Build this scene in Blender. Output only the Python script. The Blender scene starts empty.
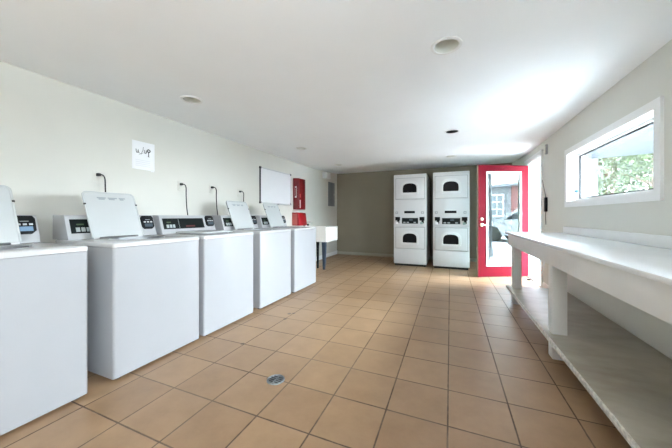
import bpy, bmesh, math, random
from mathutils import Vector, Matrix
random.seed(7)
C = bpy.context.scene.collection
PI = math.pi

# ------------------------------------------------------------------ helpers
def add_box(bm, x0, x1, y0, y1, z0, z1, bev=0.0, seg=2):
    r = bmesh.ops.create_cube(bm, size=1.0)
    vs = r['verts']
    sx, sy, sz = x1 - x0, y1 - y0, z1 - z0
    for v in vs:
        v.co = Vector(((x0 + x1) / 2 + v.co.x * sx, (y0 + y1) / 2 + v.co.y * sy, (z0 + z1) / 2 + v.co.z * sz))
    if bev > 0:
        es = list({e for v in vs for e in v.link_edges})
        bmesh.ops.bevel(bm, geom=es, offset=bev, segments=seg, affect='EDGES', profile=0.5)
    return bm

def box(*a, **k):
    return add_box(bmesh.new(), *a, **k)

def boxes(*lst, bev=0.0):
    bm = bmesh.new()
    for b in lst:
        add_box(bm, *b, bev=bev)
    return bm

def add_prism(bm, pts, vec):
    """extrude the planar loop pts (3D) along vec, capped"""
    vec = Vector(vec)
    a = [bm.verts.new(p) for p in pts]
    b = [bm.verts.new(Vector(p) + vec) for p in pts]
    n = len(pts)
    bm.faces.new(a)
    bm.faces.new(b[::-1])
    for i in range(n):
        bm.faces.new((a[i], b[i], b[(i + 1) % n], a[(i + 1) % n]))
    bmesh.ops.recalc_face_normals(bm, faces=bm.faces)
    return bm

def prism(pts, vec, bev=0.0, seg=2):
    bm = add_prism(bmesh.new(), pts, vec)
    if bev > 0:
        bmesh.ops.bevel(bm, geom=list(bm.edges), offset=bev, segments=seg, affect='EDGES', profile=0.5)
    return bm

def add_ring(bm, outer, inner, vec):
    """a frame between two loops with equal point counts, extruded along vec"""
    vec = Vector(vec)
    o = [bm.verts.new(p) for p in outer]; i_ = [bm.verts.new(p) for p in inner]
    o2 = [bm.verts.new(Vector(p) + vec) for p in outer]; i2 = [bm.verts.new(Vector(p) + vec) for p in inner]
    n = len(outer)
    for k in range(n):
        j = (k + 1) % n
        bm.faces.new((o[k], o[j], i_[j], i_[k]))
        bm.faces.new((o2[j], o2[k], i2[k], i2[j]))
        bm.faces.new((o[j], o[k], o2[k], o2[j]))
        bm.faces.new((i_[k], i_[j], i2[j], i2[k]))
    bmesh.ops.recalc_face_normals(bm, faces=bm.faces)
    return bm

def add_tube(bm, path, rad, n=10, cap=True):
    path = [Vector(p) for p in path]
    rads = rad if isinstance(rad, (list, tuple)) else [rad] * len(path)
    rings = []
    prev = None
    for i, p in enumerate(path):
        if i == 0: t = path[1] - p
        elif i == len(path) - 1: t = p - path[i - 1]
        else: t = path[i + 1] - path[i - 1]
        t.normalize()
        if prev is None:
            ref = Vector((0, 0, 1)) if abs(t.z) < 0.9 else Vector((1, 0, 0))
            nrm = t.cross(ref).normalized()
        else:
            nrm = (prev - t * prev.dot(t)).normalized()
        prev = nrm
        bn = t.cross(nrm)
        rings.append([bm.verts.new(p + (nrm * math.cos(2 * PI * k / n) + bn * math.sin(2 * PI * k / n)) * rads[i]) for k in range(n)])
    for a, b in zip(rings, rings[1:]):
        for k in range(n):
            bm.faces.new((a[k], a[(k + 1) % n], b[(k + 1) % n], b[k]))
    if cap:
        bm.faces.new(rings[0][::-1]); bm.faces.new(rings[-1])
    bmesh.ops.recalc_face_normals(bm, faces=bm.faces)
    return bm

def tube(path, rad, n=10):
    return add_tube(bmesh.new(), path, rad, n)

def add_lathe(bm, prof, n=32, axis='Z', at=(0, 0, 0), closed=False):
    """prof: list of (r, h)"""
    at = Vector(at)
    rings = []
    for r, h in prof:
        ring = []
        for k in range(n):
            a = 2 * PI * k / n
            c, s = math.cos(a) * r, math.sin(a) * r
            if axis == 'Z': p = Vector((c, s, h))
            elif axis == 'X': p = Vector((h, c, s))
            else: p = Vector((s, h, c))
            ring.append(bm.verts.new(p + at))
        rings.append(ring)
    for a, b in zip(rings, rings[1:]):
        for k in range(n):
            bm.faces.new((a[k], a[(k + 1) % n], b[(k + 1) % n], b[k]))
    if closed:
        bm.faces.new(rings[0][::-1]); bm.faces.new(rings[-1])
    bmesh.ops.recalc_face_normals(bm, faces=bm.faces)
    return bm

def lathe(prof, n=32, axis='Z', at=(0, 0, 0), closed=True):
    return add_lathe(bmesh.new(), prof, n, axis, at, closed)

def smooth_path(pts, n=6):
    """Catmull-Rom through pts"""
    pts = [Vector(p) for p in pts]
    out = []
    P = [pts[0] * 2 - pts[1]] + pts + [pts[-1] * 2 - pts[-2]]
    for i in range(1, len(P) - 2):
        for k in range(n):
            t = k / n
            a, b, c, d = P[i - 1], P[i], P[i + 1], P[i + 2]
            out.append(0.5 * ((2 * b) + (c - a) * t + (2 * a - 5 * b + 4 * c - d) * t * t + (3 * b - a - 3 * c + d) * t ** 3))
    out.append(pts[-1])
    return out

def obj(name, bm, mat, parent=None, smooth=True, world=False):
    if world and parent is not None:
        r = parent
        while r.parent: r = r.parent
        bmesh.ops.transform(bm, matrix=r.matrix_basis.inverted(), verts=bm.verts)
    me = bpy.data.meshes.new(name)
    if smooth:
        for f in bm.faces: f.smooth = True
    bm.to_mesh(me); bm.free()
    if smooth: me.set_sharp_from_angle(angle=math.radians(35))
    for m in (mat if isinstance(mat, (list, tuple)) else [mat]): me.materials.append(m)
    o = bpy.data.objects.new(name, me); C.objects.link(o)
    if parent is not None: o.parent = parent
    return o

def tag(o, label, cat, group=None, kind=None):
    if label: o['label'] = label
    if cat: o['category'] = cat
    if group: o['group'] = group
    if kind: o['kind'] = kind
    return o

def thing(name, label, cat, loc=(0, 0, 0), rotz=0, group=None):
    o = bpy.data.objects.new(name, None); C.objects.link(o)
    o.empty_display_size = 0.1
    o.location = loc; o.rotation_euler = (0, 0, rotz)
    o.matrix_basis = Matrix.Translation(Vector(loc)) @ Matrix.Rotation(rotz, 4, 'Z')
    return tag(o, label, cat, group)

def struct(name, bm, m, parent=None, smooth=False):
    o = obj(name, bm, m, parent, smooth)
    if parent is None: o['kind'] = 'structure'
    return o

def kids(o):
    return [c for c in bpy.data.objects if c.parent == o]

def copy_tree(o, parent=None):
    c = o.copy(); C.objects.link(c)
    if parent is not None: c.parent = parent
    for ch in kids(o): copy_tree(ch, c)
    return c

def remove_tree(o):
    for ch in kids(o): remove_tree(ch)
    bpy.data.objects.remove(o)

# ------------------------------------------------------------------ materials
def mat(name, col, rough=0.5, metal=0.0, coat=0.0, noise=0.0, nscale=8.0, bump=0.0, bscale=60.0, spec=0.5):
    m = bpy.data.materials.new(name); m.use_nodes = True
    nt = m.node_tree; b = nt.nodes['Principled BSDF']
    b.inputs['Roughness'].default_value = rough
    b.inputs['Metallic'].default_value = metal
    b.inputs['Coat Weight'].default_value = coat
    b.inputs['Specular IOR Level'].default_value = spec
    c4 = (*col, 1)
    tc = nt.nodes.new('ShaderNodeTexCoord')
    n = nt.nodes.new('ShaderNodeTexNoise'); n.inputs['Scale'].default_value = nscale; n.inputs['Detail'].default_value = 4
    nt.links.new(tc.outputs['Object'], n.inputs['Vector'])
    r = nt.nodes.new('ShaderNodeValToRGB')
    k = max(noise, 0.01)
    r.color_ramp.elements[0].position = 0.3; r.color_ramp.elements[1].position = 0.7
    r.color_ramp.elements[0].color = (*[max(0, v * (1 - k)) for v in col], 1)
    r.color_ramp.elements[1].color = (*[min(1, v * (1 + k)) for v in col], 1)
    nt.links.new(n.outputs['Fac'], r.inputs['Fac'])
    nt.links.new(r.outputs['Color'], b.inputs['Base Color'])
    if bump > 0:
        n2 = nt.nodes.new('ShaderNodeTexNoise'); n2.inputs['Scale'].default_value = bscale; n2.inputs['Detail'].default_value = 3
        nt.links.new(tc.outputs['Object'], n2.inputs['Vector'])
        bp = nt.nodes.new('ShaderNodeBump'); bp.inputs['Strength'].default_value = bump; bp.inputs['Distance'].default_value = 0.01
        nt.links.new(n2.outputs['Fac'], bp.inputs['Height'])
        nt.links.new(bp.outputs['Normal'], b.inputs['Normal'])
    return m

def glass_mat(name, refl, tint=(1, 1, 1), rough=0.0):
    m = bpy.data.materials.new(name); m.use_nodes = True
    nt = m.node_tree; nt.nodes.clear()
    out = nt.nodes.new('ShaderNodeOutputMaterial'); mix = nt.nodes.new('ShaderNodeMixShader')
    tr = nt.nodes.new('ShaderNodeBsdfTransparent'); gl = nt.nodes.new('ShaderNodeBsdfGlossy')
    tr.inputs['Color'].default_value = (*tint, 1); gl.inputs['Roughness'].default_value = rough
    lw = nt.nodes.new('ShaderNodeLayerWeight'); lw.inputs['Blend'].default_value = 0.5
    pw = nt.nodes.new('ShaderNodeMath'); pw.operation = 'POWER'; pw.inputs[1].default_value = 5.0
    ma = nt.nodes.new('ShaderNodeMath'); ma.operation = 'MULTIPLY_ADD'; ma.inputs[1].default_value = 1.0 - refl; ma.inputs[2].default_value = refl; ma.use_clamp = True
    nt.links.new(lw.outputs['Facing'], pw.inputs[0]); nt.links.new(pw.outputs[0], ma.inputs[0]); nt.links.new(ma.outputs[0], mix.inputs['Fac'])
    nt.links.new(tr.outputs[0], mix.inputs[1]); nt.links.new(gl.outputs[0], mix.inputs[2])
    nt.links.new(mix.outputs[0], out.inputs['Surface'])
    return m

def emit_mat(name, col, s):
    m = bpy.data.materials.new(name); m.use_nodes = True
    b = m.node_tree.nodes['Principled BSDF']
    b.inputs['Base Color'].default_value = (*[c * 0.3 for c in col], 1)
    b.inputs['Emission Color'].default_value = (*col, 1); b.inputs['Emission Strength'].default_value = s
    return m

TILE, TX, TY = 0.3293, -0.012, 1.580
def floor_mat():
    m = bpy.data.materials.new('terracotta_tile'); m.use_nodes = True
    nt = m.node_tree; N = nt.nodes; L = nt.links; b = N['Principled BSDF']
    geo = N.new('ShaderNodeNewGeometry'); sep = N.new('ShaderNodeSeparateXYZ')
    L.new(geo.outputs['Position'], sep.inputs[0])
    def M(op, a, b_=None, c=None):
        n = N.new('ShaderNodeMath'); n.operation = op
        for i, v in enumerate((a, b_, c)):
            if v is None: continue
            if isinstance(v, (int, float)): n.inputs[i].default_value = v
            else: L.new(v, n.inputs[i])
        return n.outputs[0]
    u = M('DIVIDE', M('SUBTRACT', sep.outputs['X'], TX), TILE)
    v = M('DIVIDE', M('SUBTRACT', sep.outputs['Y'], TY), TILE)
    # slight waviness of the grout
    nz = N.new('ShaderNodeTexNoise'); nz.inputs['Scale'].default_value = 25
    L.new(geo.outputs['Position'], nz.inputs['Vector'])
    wob = M('MULTIPLY', M('SUBTRACT', nz.outputs['Fac'], 0.5), 0.012)
    du = M('ABSOLUTE', M('SUBTRACT', M('FRACT', M('ADD', u, 0.5)), 0.5))
    dv = M('ABSOLUTE', M('SUBTRACT', M('FRACT', M('ADD', v, 0.5)), 0.5))
    d = M('ADD', M('MINIMUM', du, dv), wob)
    mr = N.new('ShaderNodeMapRange'); mr.inputs['From Min'].default_value = 0.007; mr.inputs['From Max'].default_value = 0.017
    L.new(d, mr.inputs['Value'])                                   # 0 in grout, 1 on tile
    cx = N.new('ShaderNodeCombineXYZ'); L.new(M('FLOOR', u), cx.inputs[0]); L.new(M('FLOOR', v), cx.inputs[1])
    wn = N.new('ShaderNodeTexWhiteNoise'); wn.noise_dimensions = '3D'; L.new(cx.outputs[0], wn.inputs['Vector'])
    tr = N.new('ShaderNodeValToRGB')
    e = tr.color_ramp.elements
    e[0].position = 0; e[0].color = (*T1, 1); e[1].position = 1; e[1].color = (*T2, 1)
    L.new(wn.outputs['Value'], tr.inputs['Fac'])
    # mottling inside the tiles
    n1 = N.new('ShaderNodeTexNoise'); n1.inputs['Scale'].default_value = 5; n1.inputs['Detail'].default_value = 6; n1.inputs['Roughness'].default_value = 0.65
    L.new(geo.outputs['Position'], n1.inputs['Vector'])
    r1 = N.new('ShaderNodeValToRGB'); r1.color_ramp.elements[0].position = 0.3; r1.color_ramp.elements[1].position = 0.72
    r1.color_ramp.elements[0].color = (0.84, 0.82, 0.80, 1); r1.color_ramp.elements[1].color = (1.08, 1.08, 1.1, 1)
    L.new(n1.outputs['Fac'], r1.inputs['Fac'])
    mul = N.new('ShaderNodeMix'); mul.data_type = 'RGBA'; mul.blend_type = 'MULTIPLY'; mul.inputs[0].default_value = 1
    L.new(tr.outputs['Color'], mul.inputs[6]); L.new(r1.outputs['Color'], mul.inputs[7])
    # grout tone varies from grey to brown
    n2 = N.new('ShaderNodeTexNoise'); n2.inputs['Scale'].default_value = 1.3; n2.inputs['Detail'].default_value = 3
    L.new(geo.outputs['Position'], n2.inputs['Vector'])
    r2 = N.new('ShaderNodeValToRGB'); r2.color_ramp.elements[0].position = 0.38; r2.color_ramp.elements[1].position = 0.62
    r2.color_ramp.elements[0].color = (0.075, 0.045, 0.028, 1); r2.color_ramp.elements[1].color = (0.19, 0.14, 0.10, 1)
    L.new(n2.outputs['Fac'], r2.inputs['Fac'])
    mix = N.new('ShaderNodeMix'); mix.data_type = 'RGBA'
    L.new(mr.outputs[0], mix.inputs[0]); L.new(r2.outputs['Color'], mix.inputs[6]); L.new(mul.outputs[2], mix.inputs[7])
    cur = mix.outputs[2]
    # dirt spots worn into the grout
    for (sx, sy, sr) in SPOTS:
        dx = M('SUBTRACT', sep.outputs['X'], sx); dy = M('SUBTRACT', sep.outputs['Y'], sy)
        dist = M('SQRT', M('ADD', M('MULTIPLY', dx, dx), M('MULTIPLY', dy, dy)))
        dist = M('ADD', dist, M('MULTIPLY', wob, 1.5))
        k = N.new('ShaderNodeMapRange'); k.inputs['From Min'].default_value = sr * 0.5; k.inputs['From Max'].default_value = sr
        k.inputs['To Min'].default_value = 0.85; k.inputs['To Max'].default_value = 0
        L.new(dist, k.inputs['Value'])
        mm = N.new('ShaderNodeMix'); mm.data_type = 'RGBA'; L.new(k.outputs[0], mm.inputs[0]); L.new(cur, mm.inputs[6])
        mm.inputs[7].default_value = (0.05, 0.03, 0.02, 1); cur = mm.outputs[2]
    L.new(cur, b.inputs['Base Color'])
    rr = N.new('ShaderNodeMapRange'); rr.inputs['To Min'].default_value = 0.85; rr.inputs['To Max'].default_value = 0.37
    L.new(mr.outputs[0], rr.inputs['Value']); 
    ra = M('ADD', rr.outputs[0], M('MULTIPLY', M('SUBTRACT', n1.outputs['Fac'], 0.5), 0.12))
    L.new(ra, b.inputs['Roughness'])
    bp = N.new('ShaderNodeBump'); bp.inputs['Strength'].default_value = 0.35; bp.inputs['Distance'].default_value = 0.004
    hs = M('ADD', mr.outputs[0], M('MULTIPLY', n1.outputs['Fac'], 0.25))
    L.new(hs, bp.inputs['Height']); L.new(bp.outputs['Normal'], b.inputs['Normal'])
    return m
T1, T2 = (0.30, 0.184, 0.099), (0.35, 0.22, 0.121)
SPOTS = [(-1.675, 1.909, 0.022), (-1.655, 2.545, 0.025), (-1.70, 2.70, 0.03), (-1.66, 2.73, 0.025)]

M = {}
M['tile'] = floor_mat()
M['wall'] = mat('pale_grey_wall_paint', (0.665, 0.655, 0.60), 0.7, noise=0.015, nscale=3, bump=0.05, bscale=180)
M['taupe'] = mat('taupe_wall_paint', (0.26, 0.232, 0.175), 0.7, noise=0.03, nscale=3, bump=0.05, bscale=180)
M['ceiling'] = mat('white_ceiling_paint', (0.905, 0.92, 0.93), 0.8, noise=0.012, nscale=2, bump=0.04, bscale=120)
M['trim'] = mat('white_trim_paint', (0.83, 0.83, 0.82), 0.4, noise=0.01)
M['basebeige'] = mat('greige_baseboard_paint', (0.40, 0.37, 0.30), 0.5, noise=0.02)
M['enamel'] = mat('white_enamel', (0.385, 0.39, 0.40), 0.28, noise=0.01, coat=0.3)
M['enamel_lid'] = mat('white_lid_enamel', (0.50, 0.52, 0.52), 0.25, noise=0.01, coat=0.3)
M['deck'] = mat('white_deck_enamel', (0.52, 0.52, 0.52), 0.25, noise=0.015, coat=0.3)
M['printgrey'] = mat('grey_print', (0.26, 0.29, 0.30), 0.5)
M['black'] = mat('black_plastic', (0.010, 0.011, 0.012), 0.4, noise=0.05, spec=0.1)
M['panelblack'] = mat('black_panel', (0.008, 0.011, 0.011), 0.35, noise=0.05, spec=0.1)
M['rubber'] = mat('black_rubber', (0.02, 0.02, 0.02), 0.7)
M['button'] = mat('pale_grey_button', (0.32, 0.36, 0.36), 0.4)
M['keywhite'] = mat('white_key', (0.5, 0.52, 0.54), 0.4)
M['green_led'] = emit_mat('green_display', (0.06, 0.12, 0.04), 0.15)
M['red_led'] = emit_mat('red_display', (0.12, 0.006, 0.006), 0.15)
M['blue_lcd'] = emit_mat('blue_lcd', (0.16, 0.28, 0.42), 0.30)
M['dark_lcd'] = mat('dark_grey_lcd', (0.07, 0.09, 0.11), 0.25)
M['steel'] = mat('brushed_steel', (0.62, 0.63, 0.64), 0.3, metal=0.9, noise=0.05, nscale=30)
M['drain'] = mat('drain_steel', (0.30, 0.33, 0.34), 0.3, metal=0.9, noise=0.25, nscale=60)
M['tubsteel'] = mat('wash_tub_steel', (0.30, 0.31, 0.32), 0.45, metal=0.5, noise=0.05)
M['alum'] = mat('aluminium', (0.62, 0.63, 0.64), 0.4, metal=0.6)
M['dryer'] = mat('dryer_enamel', (0.61, 0.61, 0.615), 0.3, noise=0.01, coat=0.2)
M['dryer_ring'] = mat('dryer_ring_enamel', (0.66, 0.665, 0.665), 0.35, noise=0.01)
M['dryer_glass'] = mat('dark_dryer_glass', (0.008, 0.008, 0.009), 0.12, noise=0.05, spec=0.15)
M['seam'] = mat('gap_shade_and_grey_parts', (0.32, 0.33, 0.34), 0.6)  # gap shade round dryer doors, and plain grey locks, buttons, sensor plate
M['green_metal'] = mat('greenish_coin_metal', (0.28, 0.40, 0.36), 0.35, metal=0.5)
M['reddoor'] = mat('red_door_paint', (0.13, 0.004, 0.011), 0.5, noise=0.04, nscale=4, spec=0.06)
M['brass'] = mat('satin_brass', (0.80, 0.66, 0.48), 0.3, metal=0.8)
M['door_edge'] = mat('bare_door_edge', (0.42, 0.36, 0.28), 0.6, noise=0.1)
M['redmetal'] = mat('red_enamel', (0.19, 0.003, 0.008), 0.3, noise=0.05, coat=0.4)
M['redplastic'] = mat('red_plastic', (0.36, 0.006, 0.012), 0.35, noise=0.06)
M['pinkplastic'] = mat('translucent_red_plastic', (0.50, 0.10, 0.09), 0.4, noise=0.05)
M['paper'] = mat('white_paper', (0.86, 0.87, 0.89), 0.6, noise=0.01)
M['ink'] = mat('black_ink', (0.045, 0.05, 0.055), 0.6)
M['inkgrey'] = mat('faint_grey_ink', (0.76, 0.77, 0.80), 0.6)
M['whiteboard'] = mat('whiteboard_enamel', (0.84, 0.85, 0.87), 0.2, noise=0.01)
M['darkframe'] = mat('dark_corner_plastic', (0.06, 0.06, 0.065), 0.5)
M['greypanel'] = mat('grey_panel_enamel', (0.20, 0.215, 0.225), 0.4, metal=0.3, noise=0.03)
M['tub'] = mat('cream_tub_plastic', (0.82, 0.81, 0.77), 0.4, noise=0.02)
M['tubleg'] = mat('blue_black_leg', (0.035, 0.055, 0.085), 0.5)
M['bench'] = mat('bench_white_paint', (0.76, 0.765, 0.755), 0.42, noise=0.03, nscale=5, bump=0.08, bscale=40)
M['laminate'] = mat('worn_white_laminate', (0.84, 0.86, 0.87), 0.22, noise=0.02, nscale=6)
M['gasket'] = mat('black_gasket', (0.01, 0.012, 0.014), 0.5)
M['bluetag'] = mat('light_blue_plastic', (0.02, 0.14, 0.26), 0.4)
M['cord'] = mat('black_cord', (0.015, 0.015, 0.015), 0.5)
M['baffle'] = mat('white_baffle', (0.72, 0.72, 0.67), 0.5)
M['darkbaffle'] = mat('black_baffle', (0.01, 0.01, 0.01), 0.5)
M['bulb'] = mat('unlit_lamp_glass', (0.55, 0.55, 0.50), 0.25)
M['winglass'] = glass_mat('window_glass', 0.03)
M['doorglass'] = glass_mat('reflective_door_glass', 0.10, (0.80, 0.88, 0.86))

def shelf_mat():
    m = mat('scuffed_shelf_paint', (0.40, 0.37, 0.30), 0.4, noise=0.12, nscale=3.5, bump=0.1, bscale=25)
    nt = m.node_tree; b = nt.nodes['Principled BSDF']
    base = b.inputs['Base Color'].links[0].from_socket
    tc = nt.nodes.new('ShaderNodeTexCoord'); mp = nt.nodes.new('ShaderNodeMapping'); mp.inputs['Scale'].default_value = (2.2, 4.5, 2)
    mp.inputs['Rotation'].default_value = (0, 0, 0.6)
    n = nt.nodes.new('ShaderNodeTexNoise'); n.inputs['Scale'].default_value = 1.5; n.inputs['Detail'].default_value = 5
    nt.links.new(tc.outputs['Object'], mp.inputs[0]); nt.links.new(mp.outputs[0], n.inputs['Vector'])
    r = nt.nodes.new('ShaderNodeValToRGB'); r.color_ramp.elements[0].position = 0.35; r.color_ramp.elements[1].position = 0.6
    r.color_ramp.elements[0].color = (0.72, 0.66, 0.60, 1); r.color_ramp.elements[1].color = (1, 1, 1, 1)
    nt.links.new(n.outputs['Fac'], r.inputs['Fac'])
    mx = nt.nodes.new('ShaderNodeMix'); mx.data_type = 'RGBA'; mx.blend_type = 'MULTIPLY'; mx.inputs[0].default_value = 0.8
    nt.links.new(base, mx.inputs[6]); nt.links.new(r.outputs['Color'], mx.inputs[7]); nt.links.new(mx.outputs[2], b.inputs['Base Color'])
    return m
M['shelf'] = shelf_mat()
M['shelfedge'] = mat('chipped_edge_paint', (0.62, 0.60, 0.55), 0.5, noise=0.3, nscale=40)
# outdoors
M['asphalt'] = mat('pale_concrete', (0.48, 0.48, 0.47), 0.9, noise=0.08, nscale=1.5)
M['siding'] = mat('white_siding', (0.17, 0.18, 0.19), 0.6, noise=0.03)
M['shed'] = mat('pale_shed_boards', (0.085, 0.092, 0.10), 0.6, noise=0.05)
M['brick'] = mat('rose_brick', (0.20, 0.07, 0.065), 0.8, noise=0.15, nscale=14)
M['roofing'] = mat('grey_roofing', (0.20, 0.21, 0.23), 0.9, noise=0.12, nscale=12)
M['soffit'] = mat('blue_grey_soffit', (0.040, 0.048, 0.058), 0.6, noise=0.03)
M['outglass'] = mat('dark_window_glass', (0.10, 0.13, 0.15), 0.1)
M['carpaint'] = mat('silver_car_paint', (0.27, 0.285, 0.30), 0.3, metal=0.2, coat=0.6)
M['carglass'] = mat('tinted_car_glass', (0.02, 0.028, 0.036), 0.15, spec=0.2)
M['tyre'] = mat('tyre_rubber', (0.008, 0.008, 0.008), 0.8)
M['bark'] = mat('tree_bark', (0.16, 0.12, 0.09), 0.9, noise=0.2, nscale=10)

def leaf_mat(name, c1, c2):
    m = bpy.data.materials.new(name); m.use_nodes = True
    nt = m.node_tree; b = nt.nodes['Principled BSDF']
    g = nt.nodes.new('ShaderNodeNewGeometry'); r = nt.nodes.new('ShaderNodeValToRGB')
    r.color_ramp.elements[0].color = (*c1, 1); r.color_ramp.elements[1].color = (*c2, 1)
    nt.links.new(g.outputs['Random Per Island'], r.inputs['Fac']); nt.links.new(r.outputs['Color'], b.inputs['Base Color'])
    b.inputs['Roughness'].default_value = 0.5
    return m
M['leaf'] = leaf_mat('green_leaves', (0.036, 0.056, 0.022), (0.098, 0.124, 0.06))
M['leaf_dark'] = leaf_mat('deep_green_leaves', (0.026, 0.042, 0.02), (0.07, 0.09, 0.05))

# ------------------------------------------------------------------ room shell
XL, XR, YB, YF, ZC = -3.08, 1.33, 7.49, -2.6, 2.268
T = 0.16
struct('floor', box(XL - T, XR + T, YF - T, YB + T, -0.12, 0.0), M['tile'])

LIGHTS = [(-0.024, 2.0), (-2.36, 1.965), (0.025, 4.06), (-2.335, 4.09), (-2.33, 5.75), (0.015, 5.72)]
def zceil(y):
    return ZC if y < 5.9 else ZC + (y - 5.9) / (YB - 5.9) * 0.085
def make_ceiling():
    bm = bmesh.new()
    def fill(rect, holes):
        edges = []
        def loop(pts):
            vs = [bm.verts.new(p) for p in pts]
            for i in range(len(vs)): edges.append(bm.edges.new((vs[i], vs[(i + 1) % len(vs)])))
        x0, x1, y0, y1 = rect
        loop([(x0, y0, zceil(y0)), (x1, y0, zceil(y0)), (x1, y1, zceil(y1)), (x0, y1, zceil(y1))])
        for (hx, hy) in holes:
            loop([(hx + 0.078 * math.cos(2 * PI * k / 32), hy + 0.078 * math.sin(2 * PI * k / 32), zceil(hy)) for k in range(32)])
        bmesh.ops.triangle_fill(bm, use_beauty=True, edges=edges)
    fill((XL - T, XR + T, YF - T, 5.9), LIGHTS)
    fill((XL - T, XR + T, 5.9, YB + T), [])
    bmesh.ops.remove_doubles(bm, verts=bm.verts, dist=1e-4)
    bmesh.ops.recalc_face_normals(bm, faces=bm.faces)
    return bm
struct('ceiling', make_ceiling(), M['ceiling'])
# roof slab over the ceiling
bm = prism([(XL - 0.5, YF - 0.5, 2.55), (XL - 0.5, YB + 0.5, 2.6), (XL - 0.5, YB + 0.5, 2.75), (XL - 0.5, YF - 0.5, 2.7)], (XR - XL + 0.62, 0, 0))
struct('roof', bm, M['roofing'])

ZT = 2.6
struct('wall_left', box(XL - T, XL, YF - T, YB + T, 0, ZT), M['wall'])
struct('wall_back', box(XL, XR + T, YB, YB + T, 0, ZT), M['taupe'])
# right wall with a window and a doorway
WY0, WY1, WZ0, WZ1 = 2.62, 4.175, 1.285, 1.868
VY0, VY1, VZ1 = -2.35, 0.25, 2.0
DY0, DY1, DZ1 = 5.22, 6.14, 2.07
struct('wall_right', boxes(
    (XR, XR + T, YF - T, VY0, 0, ZT), (XR, XR + T, VY0, VY1, 0, WZ0), (XR, XR + T, VY0, VY1, VZ1, ZT), (XR, XR + T, VY1, WY0, 0, ZT), (XR, XR + T, WY0, WY1, 0, WZ0), (XR, XR + T, WY0, WY1, WZ1, ZT),
    (XR, XR + T, WY1, DY0, 0, ZT), (XR, XR + T, DY0, DY1, DZ1, ZT), (XR, XR + T, DY1, YB, 0, ZT)), M['wall'])
# wall behind the viewpoint
struct('wall_front', box(XL, XR, YF - T, YF, 0, ZT), M['wall'])

struct('baseboard_left', box(XL, XL + 0.014, YF, YB, 0, 0.10, bev=0.003), M['trim'])
struct('baseboard_back', box(XL + 0.014, XR, YB - 0.014, YB, 0, 0.08, bev=0.003), M['basebeige'])
struct('baseboard_right', boxes((XR - 0.014, XR, YF, 5.15, 0, 0.10), (XR - 0.014, XR, 6.21, YB - 0.014, 0, 0.10)), M['trim'])

# window 1 (right wall)
def rect_ring(x, y0, y1, z0, z1, w, dx):
    o = [(x, y0, z0), (x, y1, z0), (x, y1, z1), (x, y0, z1)]
    i = [(x, y0 + w, z0 + w), (x, y1 - w, z0 + w), (x, y1 - w, z1 - w), (x, y0 + w, z1 - w)]
    return add_ring(bmesh.new(), o, i, (dx, 0, 0))
w1 = thing('window_1', None, None, (XR, (WY0 + WY1) / 2, WZ0)); w1['kind'] = 'structure'
obj('casing', rect_ring(XR, WY0 - 0.065, WY1 + 0.065, WZ0 - 0.06, WZ1 + 0.06, 0.067, -0.02), M['trim'], w1, False, True)
obj('jamb', rect_ring(XR - 0.004, WY0, WY1, WZ0, WZ1, 0.012, 0.13), M['trim'], w1, False, True)
obj('window_frame', rect_ring(XR + 0.075, WY0 + 0.012, WY1 - 0.012, WZ0 + 0.012, WZ1 - 0.012, 0.022, 0.05), M['trim'], w1, False, True)
obj('sash', rect_ring(XR + 0.09, WY0 + 0.032, WY1 - 0.032, WZ0 + 0.03, WZ1 - 0.032, 0.016, 0.02), M['gasket'], w1, False, True)
obj('pane', box(XR + 0.098, XR + 0.102, WY0 + 0.04, WY1 - 0.04, WZ0 + 0.036, WZ1 - 0.04), M['winglass'], w1, False, True)
l_ = obj('latch', box(XR + 0.045, XR + 0.073, WY1 - 0.075, WY1 - 0.02, 1.40, 1.425, bev=0.004), M['bluetag'], w1, True, True)
l_['label'] = 'small light blue latch tag'
# window 2 (right wall, unseen beside the viewpoint, added to let in daylight)
w2 = thing('unseen_window_2', None, None, (XR, (VY0 + VY1) / 2, WZ0)); w2['kind'] = 'structure'
obj('casing', rect_ring(XR, VY0 - 0.065, VY1 + 0.065, WZ0 - 0.06, VZ1 + 0.06, 0.067, -0.02), M['trim'], w2, False, True)
obj('window_frame', rect_ring(XR + 0.075, VY0, VY1, WZ0, VZ1, 0.05, 0.05), M['trim'], w2, False, True)
obj('pane', box(XR + 0.098, XR + 0.102, VY0 + 0.04, VY1 - 0.04, WZ0 + 0.04, VZ1 - 0.04), M['winglass'], w2, False, True)

# door casing
t1 = thing('trim_1', None, None, (XR, (DY0 + DY1) / 2, 0)); t1['kind'] = 'structure'
bm = boxes((XR - 0.018, XR, DY0 - 0.065, DY0 + 0.005, 0, DZ1 + 0.07), (XR - 0.018, XR, DY1 - 0.005, DY1 + 0.065, 0, DZ1 + 0.07),
           (XR - 0.018, XR, DY0 - 0.065, DY1 + 0.065, DZ1 - 0.005, DZ1 + 0.07),
           (XR - 0.026, XR, DY0 - 0.070, DY0 - 0.045, 0, DZ1 + 0.075), (XR - 0.026, XR, DY0 - 0.07, DY1 + 0.07, DZ1 + 0.05, DZ1 + 0.078))
obj('casing', bm, M['trim'], t1, False, True)
bm = boxes((XR, XR + T + 0.02, DY0, DY0 + 0.022, 0, DZ1), (XR, XR + T + 0.02, DY1 - 0.022, DY1, 0, DZ1), (XR, XR + T + 0.02, DY0, DY1, DZ1 - 0.022, DZ1),
           (XR + 0.05, XR + 0.065, DY0 + 0.02, DY0 + 0.035, 0, DZ1 - .02), (XR + 0.05, XR + 0.065, DY1 - 0.035, DY1 - 0.02, 0, DZ1 - .02))
obj('jamb', bm, M['trim'], t1, False, True)
obj('threshold', box(XR - 0.01, XR + T + 0.02, DY0 + 0.023, DY1 - 0.023, 0.001, 0.014, bev=0.004), M['alum'], t1, True, True)

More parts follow.
